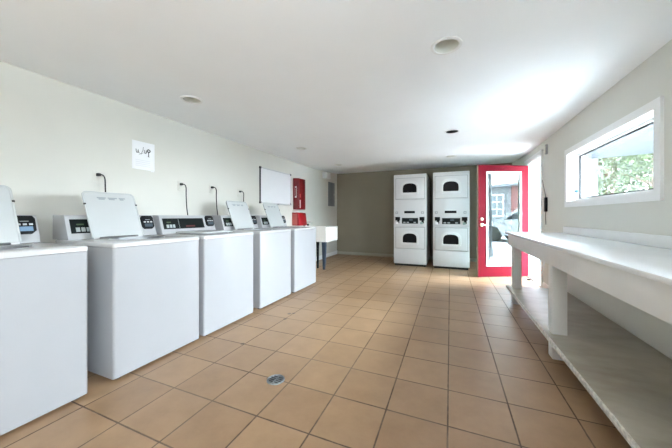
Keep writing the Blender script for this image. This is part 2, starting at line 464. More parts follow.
# ------------------------------------------------------------------ the red door (leaf along local +x from the hinge)
hx, hy = 1.318, 6.085
fx, fy = 0.452, 5.648
ang = math.atan2(fy - hy, fx - hx)
LW = math.hypot(fx - hx, fy - hy); LZ0, LZ1, LT = 0.012, 2.045, 0.042
d1 = thing('door_1', 'red glazed entrance door standing open into the room beside the dryers', 'door', (hx, hy, 0), ang)
d1['kind'] = 'structure'
# local: x along leaf 0..LW, face to the camera is +y side (leaf turned about z)
GX0, GX1, GZ0, GZ1 = 0.155, LW - 0.165, 0.215, 1.915
def leafring(x0, x1, z0, z1, gx0, gx1, gz0, gz1, y, dy):
    return add_ring(bmesh.new(), [(x0, y, z0), (x1, y, z0), (x1, y, z1), (x0, y, z1)], [(gx0, y, gz0), (gx1, y, gz0), (gx1, y, gz1), (gx0, y, gz1)], (0, dy, 0))
obj('leaf', leafring(0.0, LW, LZ0, LZ1, GX0, GX1, GZ0, GZ1, 0, LT), M['reddoor'], d1, False)
e_ = obj('latch_edge', box(LW, LW + 0.004, 0.003, LT - 0.003, LZ0, LZ1), M['door_edge'], d1, False); e_['label'] = 'bare wooden latch edge'
e_ = obj('glazing_frame', leafring(GX0 - 0.012, GX1 + 0.012, GZ0 - 0.012, GZ1 + 0.012, GX0 + 0.014, GX1 - 0.014, GZ0 + 0.014, GZ1 - 0.014, -0.010, LT + 0.02), M['trim'], d1, False); e_['label'] = 'white glazing frame'
obj('glass_pane', box(GX0 + 0.015, GX1 - 0.015, LT * .5 - 0.003, LT * .5 + 0.003, GZ0 + 0.015, GZ1 - 0.015), M['doorglass'], d1, False)
KX = LW - 0.065
for s, y0 in ((1, LT), (-1, 0.0)):
    bm = lathe([(0.030, y0), (0.030, y0 + s * 0.012), (0.018, y0 + s * 0.020), (0.016, y0 + s * 0.024)], 24, 'Y', (KX, 0, 1.06)); db = obj('deadbolt', bm, M['brass'], d1); db['label'] = 'brass deadbolt'
    bm = lathe([(0.031, y0), (0.031, y0 + s * 0.010), (0.012, y0 + s * 0.016), (0.012, y0 + s * 0.045)], 24, 'Y', (KX, 0, 0.955))
    add_tube(bm, [(KX + 0.01, y0 + s * 0.045, 0.955), (KX - 0.05, y0 + s * 0.05, 0.953), (KX - 0.105, y0 + s * 0.045, 0.945)], [0.012, 0.011, 0.008])
    hd = obj('door_handle', bm, M['brass'], d1); hd['label'] = 'brass lever handle'
for z in (0.25, 1.05, 1.85):
    obj('hinge', lathe([(0.008, z - 0.05), (0.008, z + 0.05)], 12, 'Z', (-0.008, LT * 0.9, 0)), M['steel'], d1)
obj('sweep', box(0.005, LW - 0.005, 0.004, LT - 0.004, 0.003, 0.012), M['rubber'], d1, False)

# ------------------------------------------------------------------ washers (local: origin at front near corner on the floor, x back = negative)
WD, WW, WH = 0.74, 0.69, 0.935
def make_lid(w, closed, shift):
    lw, ll, lt = 0.395, 0.405, 0.015
    if closed:
        a0 = Vector((-0.535, 0, WH + 0.008)); u = Vector((1, 0, 0)); n = Vector((0, 0, 1))
    else:
        a0 = Vector((-0.512, 0, WH + 0.010)); u = Vector((-0.155, 0, 0.37)).normalized(); n = Vector((0.37, 0, 0.155)).normalized()
    yc = WW / 2 + shift
    def loop(ins, r, off):
        pts = []
        x0, x1, y0, y1 = ins * .3, ll - ins, yc - lw / 2 + ins, yc + lw / 2 - ins
        corners = [(x0, y0, 0.006, PI), (x1, y0, r, -PI / 2), (x1, y1, r, 0), (x0, y1, 0.006, PI / 2)]
        for (cx, cy, rr, st) in corners:
            ox = cx + (rr if cx == x0 else -rr); oy = cy + (rr if cy == y0 else -rr)
            for k in range(6):
                a = st + PI / 2 * k / 5
                pts.append(a0 + u * (ox + rr * math.cos(a)) + Vector((0, 1, 0)) * (oy + rr * math.sin(a)) + n * off)
        return pts
    # outer skin (away from n when open it is the back), inner pan with a raised lip towards n
    lip = 0.0
    bm = bmesh.new()
    s = 1
    L = [loop(0.003, 0.034, 0), loop(0.0, 0.036, 0.004), loop(0.0, 0.036, lt - 0.003), loop(0.003, 0.034, lt), loop(0.009, 0.03, lt), loop(0.014, 0.026, lt - (0.004 if not closed else 0.0))]
    rings = [[bm.verts.new(p) for p in l] for l in L]
    N_ = len(rings[0])
    for a, b in zip(rings, rings[1:]):
        for k in range(N_): bm.faces.new((a[k], a[(k + 1) % N_], b[(k + 1) % N_], b[k]))
    bm.faces.new(rings[0]); bm.faces.new(rings[-1])
    bmesh.ops.recalc_face_normals(bm, faces=bm.faces)
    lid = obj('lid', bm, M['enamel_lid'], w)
    if not closed:
        # printed instruction strip near the free edge, on the inner face
        bm = bmesh.new()
        o_ = lt - 0.0042
        for (y0, y1, zz) in ((-0.10, -0.035, 0.345), (-0.02, 0.05, 0.345), (0.065, 0.115, 0.345), (-0.09, -0.045, 0.333), (-0.015, 0.03, 0.333), (0.07, 0.10, 0.333)):
            c = [a0 + u * zz + Vector((0, yc + y0, 0)) + n * o_, a0 + u * zz + Vector((0, yc + y1, 0)) + n * o_,
                 a0 + u * (zz + 0.010) + Vector((0, yc + y1, 0)) + n * o_, a0 + u * (zz + 0.010) + Vector((0, yc + y0, 0)) + n * o_]
            add_prism(bm, c, n * 0.0008)
        p_ = obj('printed_strip', bm, M['printgrey'], lid); p_['label'] = 'faint grey printed marks'
        for sgn in (-1, 1):
            c = a0 + u * 0.29 + Vector((0, yc + sgn * (lw / 2 - 0.004), 0)) + n * 0.012
            bm = bmesh.new(); add_lathe(bm, [(0.008, -0.006), (0.008, 0.006)], 12, 'Y', c, True)
            b_ = obj('bumper', bm, M['rubber'], lid); b_['label'] = 'small black bumper'
    for sgn in (-1, 1):
        c = a0 + Vector((0, yc + sgn * (lw / 2 - 0.03), 0)) + n * 0.004 - u * 0.004
        obj('hinge', box(c.x - 0.012, c.x + 0.006, c.y - 0.02, c.y + 0.02, WH + 0.0005, c.z + 0.008, bev=0.002), M['deck'], lid)
    return lid

def make_washer(closed, lcd, shift=-0.022):
    w = thing('washing_machine', 'x', 'washing machine', (0, 0, 0), 0, 'row of washing machines along the left wall')
    # cabinet body
    bm = bmesh.new()
    add_box(bm, -WD, 0, 0, WW, 0.018, WH - 0.035)
    ve = [e for e in bm.edges if abs(e.verts[0].co.z - e.verts[1].co.z) > 0.5 and e.verts[0].co.x > -0.01]
    bmesh.ops.bevel(bm, geom=ve, offset=0.018, segments=4, affect='EDGES', profile=0.5)
    top = [f for f in bm.faces if f.normal.z > 0.9]
    bmesh.ops.delete(bm, geom=top, context='FACES_ONLY')
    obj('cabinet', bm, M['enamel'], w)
    # deck: a lipped top panel
    bm = bmesh.new()
    def rl(ins, z, r):
        pts = []
        xa, xb, ya, yb = -WD + ins * 0.2, 0.004 - ins, -0.001 + ins, WW + 0.001 - ins
        for cx, cy, st in ((xb - r, ya + r, -PI / 2), (xb - r, yb - r, 0), (xa + r, yb - r, PI / 2), (xa + r, ya + r, PI)):
            for k in range(5):
                a = st + PI / 2 * k / 4
                pts.append((cx + r * math.cos(a), cy + r * math.sin(a), z))
        return pts
    rings = [[bm.verts.new(p) for p in rl(i_, z_, 0.018)] for i_, z_ in ((0.004, WH - 0.034), (0, WH - 0.031), (0, WH - 0.010), (0.003, WH - 0.004), (0.010, WH))]
    for a, b in zip(rings, rings[1:]):
        for k in range(len(a)): bm.faces.new((a[k], a[(k + 1) % len(a)], b[(k + 1) % len(a)], b[k]))
    TXc, TR = -0.30, 0.185
    hole = [bm.verts.new((TXc + TR * math.cos(2 * PI * k / 40), WW / 2 + TR * math.sin(2 * PI * k / 40), WH)) for k in range(40)]
    es = [bm.edges.get((rings[-1][k], rings[-1][(k + 1) % len(rings[-1])])) for k in range(len(rings[-1]))]
    es += [bm.edges.new((hole[k], hole[(k + 1) % 40])) for k in range(40)]
    bmesh.ops.triangle_fill(bm, use_beauty=True, edges=es)
    bmesh.ops.recalc_face_normals(bm, faces=bm.faces)
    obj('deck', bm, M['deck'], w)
    bm = bmesh.new()
    add_lathe(bm, [(TR + 0.006, WH + 0.0005), (TR + 0.004, WH + 0.004), (TR - 0.006, WH + 0.004), (TR - 0.010, WH - 0.02), (TR + 0.03, WH - 0.06), (TR + 0.05, WH - 0.40), (TR - 0.02, WH - 0.44), (0.0, WH - 0.44)], 40, 'Z', (TXc, WW / 2, 0), False)
    bk = obj('tub', bm, M['tubsteel'], w); bk['label'] = 'steel wash tub'
    obj('agitator', lathe([(0.12, WH - 0.435), (0.06, WH - 0.38), (0.045, WH - 0.20), (0.05, WH - 0.14), (0.03, WH - 0.12), (0.0, WH - 0.115)], 24, 'Z', (TXc, WW / 2, 0), closed=False), M['deck'], bk)
    make_lid(w, closed, shift)
    # console
    zb, zt = WH, 1.125
    xf0, xf1, xb = -0.565, -0.622, -0.79
    bm = prism([(xf0, 0.006, zb), (xf0 - 0.002, 0.006, zb + 0.012), (xf1, 0.006, zt - 0.012), (xf1 - 0.012, 0.006, zt), (xb, 0.006, zt), (xb, 0.006, zb - 0.0)], (0, WW - 0.012, 0), bev=0.005)
    bmesh.ops.translate(bm, verts=bm.verts, vec=(0, 0, 0.0006))
    obj('console', bm, M['enamel'], w)
    # the slanted face as a frame of reference
    p0 = Vector((xf0 - 0.002, 0, zb + 0.012)); up = (Vector((xf1, 0, zt - 0.012)) - p0); H = up.length; up.normalize(); nn = Vector((up.z, 0, -up.x))
    def face_box(y0, y1, h0, h1, t0, t1, bev=0.0):
        q = [p0 + up * h0 + Vector((0, y0, 0)) + nn * t0, p0 + up * h0 + Vector((0, y1, 0)) + nn * t0, p0 + up * h1 + Vector((0, y1, 0)) + nn * t0, p0 + up * h1 + Vector((0, y0, 0)) + nn * t0]
        return prism(q, nn * (t1 - t0), bev=bev)
    pn = obj('control_panel', face_box(0.032, 0.525, 0.038, H - 0.022, -0.002, 0.003, 0.001), M['panelblack'], w)
    pn['label'] = 'black control panel'
    for k in range(3):
        y = 0.062 + k * 0.034
        obj('button', face_box(y, y + 0.026, 0.050, 0.085, 0.002, 0.006, 0.0015), M['button'], pn)
    obj('display', face_box(0.070, 0.118, 0.104, 0.116, 0.002, 0.0035), M['green_led'], pn)
    rl = obj('indicator_strip', face_box(0.285, 0.40, 0.055, 0.072, 0.002, 0.0035), M['red_led'], pn); rl['label'] = 'dim red indicator strip'
    obj('divider', face_box(0.205, 0.208, 0.045, H - 0.03, 0.002, 0.0035), M['button'], pn)
    # card reader
    y0, y1 = 0.555, 0.668
    def reader_loop(ins, t):
        a, b = y0 + ins, y1 - ins; h0, h1 = 0.050 + ins, H + 0.004 - ins; c = 0.022
        q = [(a, h0 + c), (a + c, h0), (b - c, h0), (b, h0 + c), (b, h1 - c), (b - c * .6, h1), (a + c * .6, h1), (a, h1 - c)]
        return [p0 + up * h + Vector((0, y, 0)) + nn * t for y, h in q]
    bm = add_prism(bmesh.new(), reader_loop(0, -0.002), nn * 0.018)
    bmesh.ops.bevel(bm, geom=list(bm.edges), offset=0.003, segments=2, affect='EDGES', profile=0.5)
    rd = obj('card_reader', bm, M['black'], w); rd['label'] = 'black card reader'
    obj('screen', face_box(y0 + 0.022, y1 - 0.018, 0.068, 0.100, 0.0155, 0.0175), M['blue_lcd'] if lcd else M['dark_lcd'], rd)
    for k in range(3):
        y = y0 + 0.018 + k * 0.030
        obj('key', face_box(y, y + 0.019, 0.110, 0.122, 0.0155, 0.0175), M['keywhite'], rd)
    obj('card_slot', face_box(y0 + 0.035, y1 - 0.035, 0.136, 0.140, 0.0155, 0.0175), M['button'], rd)
    for (fx_, fy_) in ((-0.05, 0.05), (-0.05, WW - 0.05), (-WD + 0.05, 0.05), (-WD + 0.05, WW - 0.05)):
        obj('foot', lathe([(0.024, 0), (0.024, 0.008), (0.014, 0.010), (0.014, 0.02)], 16, 'Z', (fx_, fy_, 0)), M['rubber'], w)
    return w
WY = [0.302, 1.13, 1.862, 2.668, 3.425]
WLAB = ['open-lidded white washing machine at the near end of the row, screen glowing blue',
        'open-lidded white washing machine between the shut-lidded one and the near end of the row',
        'white washing machine with its lid shut and its whole control panel showing',
        'open-lidded white washing machine just beyond the shut-lidded one',
        'open-lidded white washing machine at the far end of the row, next to the sink']
w_first = make_washer(False, True, 0.028)
w_open = make_washer(False, False)
w_shut = make_washer(True, False)
ws = [w_first, w_open, w_shut, copy_tree(w_open), copy_tree(w_open)]
for o, y, l in zip(ws, WY, WLAB):
    o.location = (-2.08, y, 0); o['label'] = l
ws[1].location.x = -2.085; ws[2].location.x = -2.08; ws[4].location.x = -2.065

# ------------------------------------------------------------------ outlets and power cords on the left wall
OUT = [(1.533, 1.486), (2.397, 1.488), (2.873, 1.494), (3.424, 1.480)]
ONM = ['nearest the camera', 'above the shut-lidded washer', 'just past the shut-lidded washer', 'nearest the whiteboard']
for i, (y, z) in enumerate(OUT):
    o = thing('wall_outlet', 'white outlet plate on the left wall, ' + ONM[i], 'outlet', (XL, y, z), 0, 'outlets above the washers')
    obj('cover_plate', box(0, 0.006, -0.036, 0.036, -0.058, 0.058, bev=0.003), M['wall'], o)
    for dz in (-0.021, 0.021):
        obj('socket', box(0.004, 0.009, -0.017, 0.017, dz - 0.014, dz + 0.014, bev=0.002), M['wall'], o)
    c = thing('power_cord', 'black plug and cord hanging from the wall outlet ' + ONM[i], 'power cord', (XL + 0.009, y, z + 0.021), 0, 'washer power cords')
    obj('plug', box(0.0005, 0.034, -0.014, 0.014, -0.014, 0.014, bev=0.005), M['cord'], c)
    endz = 1.0 - z
    pts = smooth_path([(0.030, 0.002, 0), (0.050, 0.016, -0.004), (0.058, 0.030, -0.04), (0.050, 0.038, -0.14), (0.058, 0.042, -0.30), (0.085, 0.05, endz)], 6)
    obj('cable', tube(pts, 0.006, 8), M['cord'], c)

# ------------------------------------------------------------------ poster, whiteboard, red boxes, panel, emergency light
p = thing('paper_notice', 'white paper notice with black handwritten lettering on the left wall', 'notice', (XL, 1.96, 1.77))
obj('sheet', box(0.0005, 0.0035, -0.118, 0.118, -0.150, 0.150), M['paper'], p, False)
def stroke(bm, pts, r=0.0045):
    add_tube(bm, smooth_path([(0.0035, a, b) for a, b in pts], 5), r * 0.75, 6)
bm = bmesh.new()
stroke(bm, [(-0.080, 0.062), (-0.076, 0.030), (-0.063, 0.028), (-0.058, 0.058)])
stroke(bm, [(-0.058, 0.058), (-0.055, 0.030), (-0.046, 0.030)])
stroke(bm, [(-0.030, 0.010), (-0.010, 0.060), (-0.004, 0.095)], 0.003)
stroke(bm, [(-0.050, 0.008), (-0.030, 0.022), (-0.006, 0.030)], 0.003)
stroke(bm, [(0.004, 0.066), (0.008, 0.036), (0.022, 0.034), (0.026, 0.066), (0.028, 0.034)])
stroke(bm, [(0.034, 0.066), (0.052, 0.046), (0.068, 0.066), (0.050, 0.078), (0.038, 0.070)], 0.008)
stroke(bm, [(0.046, 0.05), (0.054, 0.02), (0.048, 0.004), (0.060, 0.000)], 0.005)
l_ = obj('lettering', bm, M['ink'], p); l_['label'] = 'black handwritten lettering'
obj('text_lines', boxes(*[(0.0034, 0.0042, -0.085, 0.07, -0.115 + k * 0.020, -0.107 + k * 0.020) for k in range(4)]), M['inkgrey'], p, False)
obj('tape', box(0.0036, 0.0046, 0.075, 0.112, -0.162, -0.138), M['whiteboard'], p, False)

b_ = thing('whiteboard', 'blank white marker board on the left wall beside the red box', 'whiteboard', (XL, 4.425, 1.345))
obj('board', box(0.004, 0.016, -0.485, 0.485, 0.01, 0.62), M['whiteboard'], b_, False)
for (y0, y1, z0, z1) in ((-0.5, -0.482, 0, 0.635), (0.482, 0.5, 0, 0.635), (-0.5, 0.5, 0.617, 0.635), (-0.5, 0.5, 0, 0.018)):
    obj('frame_rail', box(0.001, 0.022, y0, y1, z0, z1, bev=0.002), M['darkframe'] if y1 < 0 else M['alum'], b_)
for y in (-0.49, 0.49):
    for z in (0.01, 0.625):
        obj('corner_cap', box(0.0, 0.026, y - 0.018, y + 0.018, z - 0.018, z + 0.018, bev=0.004), M['darkframe'], b_)
obj('pen_tray', box(0.02, 0.075, 0.0, 0.47, -0.012, 0.004, bev=0.003), M['alum'], b_)

r_ = thing('wall_dispenser', 'tall dark red metal box with a white label on the left wall', 'red box', (XL, 5.04, 1.255))
bm = prism([(0.001, 0, 0), (0.15, 0, 0), (0.15, 0, 0.655), (0.001, 0, 0.665)], (0, 0.27, 0), bev=0.006)
obj('cabinet', bm, M['redmetal'], r_)
obj('label_plate', box(0.045, 0.085, -0.0015, 0.001, 0.25, 0.49), M['paper'], r_, False)
obj('label_face', box(0.052, 0.078, -0.0025, -0.0012, 0.28, 0.46), M['redmetal'], r_, False)
obj('painted_reflection', box(0.149, 0.158, 0.02, 0.055, 0.03, 0.20, bev=0.003), M['paper'], r_)  # white strip painted as the upright reflection on the red box
obj('pink_patch', box(0.149, 0.154, 0.02, 0.06, 0.25, 0.33, bev=0.002), M['pinkplastic'], r_)  # plain pink patch above the white strip
obj('door', box(0.149, 0.153, 0.015, 0.255, 0.02, 0.635, bev=0.001), M['redmetal'], r_)
q_ = thing('red_bin', 'bright red plastic bin with a white rim under the tall red box', 'bin', (XL, 5.00, 0.915))
bm = prism([(0.001, 0, 0), (0.18, 0, 0), (0.155, 0, 0.24), (0.14, 0, 0.275), (0.001, 0, 0.275)], (0, 0.33, 0), bev=0.008)
obj('body', bm, M['redplastic'], q_)
e_ = obj('side_panel', box(0.01, 0.125, -0.003, 0.002, 0.01, 0.25), M['pinkplastic'], q_, False); e_['label'] = 'pinkish red side panel'
obj('rim', boxes((0.0, 0.05, -0.004, 0.06, 0.273, 0.292), (0.085, 0.15, -0.004, 0.10, 0.273, 0.295), (0.10, 0.15, 0.2, 0.3, 0.273, 0.292), bev=0.004), M['paper'], q_)

g_ = thing('electrical_panel', 'grey metal electrical panel on the left wall near the back corner', 'electrical panel', (XL, 7.06, 1.39))
obj('mounting_box', box(0.0, 0.022, -0.21, 0.21, 0, 0.66, bev=0.004), M['greypanel'], g_)
dd = obj('panel_door', box(0.021, 0.030, -0.17, 0.17, 0.05, 0.61, bev=0.003), M['greypanel'], g_)
obj('latch', box(0.030, 0.036, 0.12, 0.14, 0.3, 0.35, bev=0.002), M['steel'], dd)
e_ = thing('mounted_lamp_box', 'small white box high on the left wall above the grey panel', 'wall light', (XL, 6.62, 2.10))
obj('housing', box(0, 0.125, -0.13, 0.13, 0, 0.165, bev=0.01), M['trim'], e_)
obj('lens', box(0.03, 0.10, -0.10, 0.10, -0.006, 0.002, bev=0.002), M['baffle'], e_)

# ------------------------------------------------------------------ utility sink
s_ = thing('utility_sink', 'cream plastic laundry sink on dark legs beyond the last washer', 'sink', (-2.70, 5.475, 0))
x0, x1, y0, y1, zt, zb = -0.355, 0.345, -0.325, 0.325, 0.885, 0.575
def rr(x0, x1, y0, y1, z, r, n=5):
    pts = []
    for cx, cy, st in ((x1 - r, y0 + r, -PI / 2), (x1 - r, y1 - r, 0), (x0 + r, y1 - r, PI / 2), (x0 + r, y0 + r, PI)):
        for k in range(n):
            a = st + PI / 2 * k / (n - 1)
            pts.append((cx + r * math.cos(a), cy + r * math.sin(a), z))
    return pts
bm = bmesh.new()
loops = [rr(x0 + .02, x1 - .008, y0 + .008, y1 - .008, zb, .012), rr(x0 + .006, x1 - .006, y0 + .006, y1 - .006, zt - 0.03, .02), rr(x0, x1, y0, y1, zt - 0.03, .03), rr(x0, x1, y0, y1, zt, .03),
         rr(x0 + .10, x1 - .035, y0 + .035, y1 - .035, zt, .04), rr(x0 + .13, x1 - .07, y0 + .07, y1 - .07, zb + 0.02, .05)]
rings = [[bm.verts.new(q) for q in l] for l in loops]
for a, b in zip(rings, rings[1:]):
    n = len(a)
    for k in range(n): bm.faces.new((a[k], a[(k + 1) % n], b[(k + 1) % n], b[k]))
bm.faces.new(rings[0]); bm.faces.new(rings[-1]); bmesh.ops.recalc_face_normals(bm, faces=bm.faces)
obj('basin', bm, M['tub'], s_)
for sx in (x0 + .06, x1 - .072):
    for sy in (y0 + .055,):
        ox = -1 if sx < 0 else 1; oy = -1 if sy < 0 else 1
        bm = bmesh.new()
        a = [(sx - .04, sy - .04, zb + .005), (sx + .04, sy - .04, zb + .005), (sx + .04, sy + .04, zb + .005), (sx - .04, sy + .04, zb + .005)]
        cx, cy = sx + ox * .0, sy + oy * .01
        b = [(cx - .02, cy - .02, 0), (cx + .02, cy - .02, 0), (cx + .02, cy + .02, 0), (cx - .02, cy + .02, 0)]
        va = [bm.verts.new(q) for q in a]; vb = [bm.verts.new(q) for q in b]
        bm.faces.new(va); bm.faces.new(vb[::-1])
        for k in range(4): bm.faces.new((va[k], vb[k], vb[(k + 1) % 4], va[(k + 1) % 4]))
        bmesh.ops.recalc_face_normals(bm, faces=bm.faces)
        obj('leg', bm, M['tubleg'], s_, False)
bm = tube([(0.075, -0.17, zb + .01), (0.075, -0.17, zb - .12), (0.08, -0.18, 0.0)], [0.036, 0.03, 0.022], 14)
pp_ = obj('drain_pipe', bm, M['black'], s_); pp_['label'] = 'black drain pipe'
bm = lathe([(0.022, zt), (0.022, zt + 0.02), (0.012, zt + 0.03), (0.012, zt + 0.05)], 16, 'Z', (x0 + 0.05, 0.0, 0))
add_tube(bm, smooth_path([(x0 + .05, 0, zt + .045), (x0 + .07, 0, zt + .075), (x0 + .13, 0, zt + .085), (x0 + .19, 0, zt + .065), (x0 + .20, 0, zt + .04)], 5), 0.010)
fc = obj('faucet', bm, M['steel'], s_); fc['label'] = 'steel faucet'
for sy in (-0.09, 0.09):
    obj('tap_knob', lathe([(0.012, zt), (0.012, zt + 0.03), (0.026, zt + 0.035), (0.026, zt + 0.05), (0.01, zt + 0.055)], 14, 'Z', (x0 + 0.05, sy, 0)), M['black'], fc)

# ------------------------------------------------------------------ stacked dryers
def arch(yc, z0, w, h, r, x, n=10):
    """flat-bottomed arch loop in a plane x=const facing -Y is built in x/z: returns pts (px, y, pz)"""
    pts = []
    hw = w / 2
    for k in range(5):
        a = PI + PI / 2 * k / 4; pts.append((yc - hw + r + r * math.cos(a), x, z0 + r + r * math.sin(a)))
    for k in range(5):
        a = -PI / 2 + PI / 2 * k / 4; pts.append((yc + hw - r + r * math.cos(a), x, z0 + r + r * math.sin(a)))
    zs = z0 + h * 0.42
    for k in range(n + 1):
        a = PI * k / n
        ca, sa = math.cos(a), math.sin(a)
        ex = 0.75
        pts.append((yc + hw * math.copysign(abs(ca) ** ex, ca), x, zs + (h - (zs - z0)) * abs(sa) ** ex))
    return pts
DWD, DDP = 0.71, 1.15
def make_dryer():
    d = thing('stacked_dryer', 'x', 'dryer', (0, 0, 0), 0, 'pair of stacked dryers')
    W = DWD
    # front at y=0 facing -Y, body to +Y
    obj('cabinet', box(0, W, 0.012, DDP, 0.045, 2.045, bev=0.008), M['dryer'], d)
    obj('plinth', box(0.02, W - 0.02, 0.03, DDP - 0.02, 0.0, 0.046), M['rubber'], d, False)
    obj('kick_panel', box(0.003, W - 0.003, -0.004, 0.014, 0.05, 0.372, bev=0.006), M['dryer'], d)
    for (z0, z1, wz, nm) in ((0.385, 0.872, 0.525, 'lower'), (1.485, 1.965, 1.635, 'upper')):
        obj('front_panel', box(0.003, W - 0.003, -0.002, 0.014, z0 - 0.008, z1 + (0.075 if nm == 'upper' else 0.01), bev=0.004), M['dryer'], d)
        bm = box(0.050, W - 0.045, -0.024, 0.0, z0 + 0.012, z1 - 0.012, bev=0.010, seg=3)
        dr = obj('dryer_door', bm, M['dryer'], d)
        s = bmesh.new()
        add_ring(s, [(0.040, -0.003, z0 + 0.002), (W - 0.035, -0.003, z0 + 0.002), (W - 0.035, -0.003, z1 - 0.002), (0.040, -0.003, z1 - 0.002)],
                 [(0.052, -0.003, z0 + 0.014), (W - 0.047, -0.003, z0 + 0.014), (W - 0.047, -0.003, z1 - 0.014), (0.052, -0.003, z1 - 0.014)], (0, -0.002, 0))
        obj('painted_gap_shade', s, M['seam'], dr, False)  # flat grey ring draws the shade in the gap round the door
        # moulded surround and dark arched window
        bm = bmesh.new()
        add_ring(bm, arch(W / 2 + 0.0, wz - 0.045, 0.40, 0.305, 0.04, -0.023), arch(W / 2, wz, 0.30, 0.205, 0.02, -0.023), (0, -0.014, 0))
        bmesh.ops.bevel(bm, geom=[e for e in bm.edges if all(v.co.y < -0.03 for v in e.verts) and e.calc_face_angle(0) > 0.8], offset=0.006, segments=2, affect='EDGES', profile=0.5)
        obj('window_surround', bm, M['dryer_ring'], dr)
        bm = add_prism(bmesh.new(), arch(W / 2, wz - 0.002, 0.304, 0.209, 0.02, -0.022), (0, -0.004, 0))
        gw = obj('window', bm, M['dryer_glass'], dr, False); gw['label'] = 'dark arched window'
        obj('door_pull', box(0.062, 0.075, -0.034, -0.023, (z0 + z1) / 2 - 0.05, (z0 + z1) / 2 + 0.05, bev=0.003), M['dryer'], dr)
    obj('middle_panel', box(0.003, W - 0.003, -0.002, 0.014, 1.122, 1.474, bev=0.004), M['dryer'], d)
    obj('coin_panel', box(0.003, W - 0.003, -0.012, 0.014, 0.885, 1.115, bev=0.005), M['dryer'], d)
    obj('name_slot', box(0.235, 0.465, -0.010, 0.0, 1.175, 1.228, bev=0.003), M['black'], d)
    for x in (0.07, 0.625):
        k = obj('lock', box(x - 0.028, x + 0.028, -0.012, 0.0, 1.165, 1.215, bev=0.004), M['seam'], d)
        obj('lock_barrel', lathe([(0.014, -0.022), (0.014, -0.010)], 16, 'Y', (x, 0, 1.19)), M['steel'], k)
    cp = obj('control_display', box(0.185, 0.535, -0.020, -0.010, 0.945, 1.072, bev=0.003), M['panelblack'], d); cp['label'] = 'black control display'
    for x in (0.215, 0.29, 0.44):
        obj('button', box(x, x + 0.05, -0.024, -0.019, 0.958, 0.985, bev=0.002), M['seam'], cp)
    obj('readout', box(0.345, 0.42, -0.022, -0.0195, 1.015, 1.045), M['dark_lcd'], cp, False)
    for x, mm in ((0.04, 'steel'), (0.565, 'green_metal')):
        cs = obj('coin_box', box(x, x + 0.105, -0.030, -0.010, 1.015, 1.095, bev=0.004), M['black'], d)
        obj('coin_chute', box(x + 0.04, x + 0.09, -0.024, -0.010, 0.955, 1.016, bev=0.003), M['black'], cs)
        obj('coin_slide', box(x + 0.015, x + 0.07, -0.055, -0.024, 0.935, 0.985, bev=0.006), M['paper'] if mm == 'steel' else M[mm], cs)
    return d
dA = make_dryer(); dA.location = (-1.185, 6.28, 0)
dB = copy_tree(dA); dB.location = (-0.343, 6.245, 0)
dA['label'] = 'white stacked dryer standing nearer the sink corner, bare taupe wall on one side'
dB['label'] = 'white stacked dryer standing next to the open red door'

# ------------------------------------------------------------------ folding bench along the right wall
f_ = thing('folding_bench', 'long white folding bench with a lower shelf under the window', 'bench', (1.0, 2.0, 0))
BY0, BY1 = -0.9, 4.37
def fb(name, bm, m, smooth=True, lab=None):
    o = obj(name, bm, m, f_, smooth, True)
    if lab: o['label'] = lab
    return o
fb('tabletop', box(0.695, XR - 0.001, BY0, BY1, 0.880, 0.905, bev=0.004), M['laminate'])
fb('apron', box(0.715, 0.735, BY0, BY1 - 0.10, 0.738, 0.8795, bev=0.002), M['bench'], lab='long front apron board')
fb('apron', box(0.736, XR - 0.02, BY1 - 0.12, BY1 - 0.10, 0.738, 0.8795, bev=0.002), M['bench'], lab='end apron board')
fb('backsplash', box(XR - 0.022, XR - 0.001, BY0, 4.285, 0.9055, 0.988, bev=0.004), M['bench'])
for y in (4.09, 2.63, 1.15, -0.33):
    fb('leg', box(0.7365, 0.832, y - 0.0, y + 0.095, 0.0, 0.8795, bev=0.004), M['bench'])
for y in (4.09, 2.63, 1.15, -0.33):
    fb('rear_leg', box(XR - 0.12, XR - 0.024, y, y + 0.095, 0.0, 0.165, bev=0.004), M['bench'])
# shelf with notches for the front posts
bm = bmesh.new()
add_box(bm, 0.698, XR - 0.016, BY0, 4.27, 0.168, 0.198, bev=0.003)
fb('shelf', bm, M['shelf'], lab='scuffed grey lower shelf')
fb('shelf_edge', box(0.690, 0.6985, BY0, 4.27, 0.164, 0.2, bev=0.002), M['shelfedge'], lab='chipped pale edge strip')

# ------------------------------------------------------------------ small things by the doorway
h_ = thing('hanging_handset', 'black handset hanging on a thin cord beside the doorway', 'handset', (XR, 4.97, 1.29))
pts = smooth_path([(-0.012, 0.20, 0.42), (-0.012, 0.16, 0.34), (-0.012, 0.09, 0.22), (-0.016, 0.02, 0.125), (-0.02, 0.0, 0.10)], 6)
obj('cord', tube(pts, 0.004, 8), M['cord'], h_)
obj('handset_body', box(-0.036, -0.001, -0.034, 0.034, -0.11, 0.105, bev=0.012, seg=3), M['black'], h_)
obj('tail', tube(smooth_path([(-0.018, 0.0, -0.105), (-0.02, 0.004, -0.18), (-0.018, -0.002, -0.26), (-0.016, 0.002, -0.30)], 5), 0.004, 8), M['cord'], h_)
k_ = thing('door_sensor', 'small grey sensor high on the right wall beside the doorway', 'sensor', (XR, 4.955, 2.03))
obj('mounting_plate', box(-0.028, 0.0, -0.022, 0.022, 0, 0.145, bev=0.005), M['seam'], k_)
obj('cover', box(-0.034, -0.027, -0.016, 0.016, 0.02, 0.125, bev=0.003), M['wall'], k_)
st = thing('door_stop', 'small black hooked door stop on the floor in the doorway', 'door stop', (1.285, 5.69, 0))
obj('base', box(-0.05, -0.005, -0.02, 0.02, 0, 0.022, bev=0.005), M['black'], st)
obj('hook', tube(smooth_path([(-0.008, 0, 0.014), (0.02, 0.005, 0.008), (0.05, 0.01, 0.010), (0.075, 0.012, 0.04)], 5), 0.007, 8), M['black'], st)

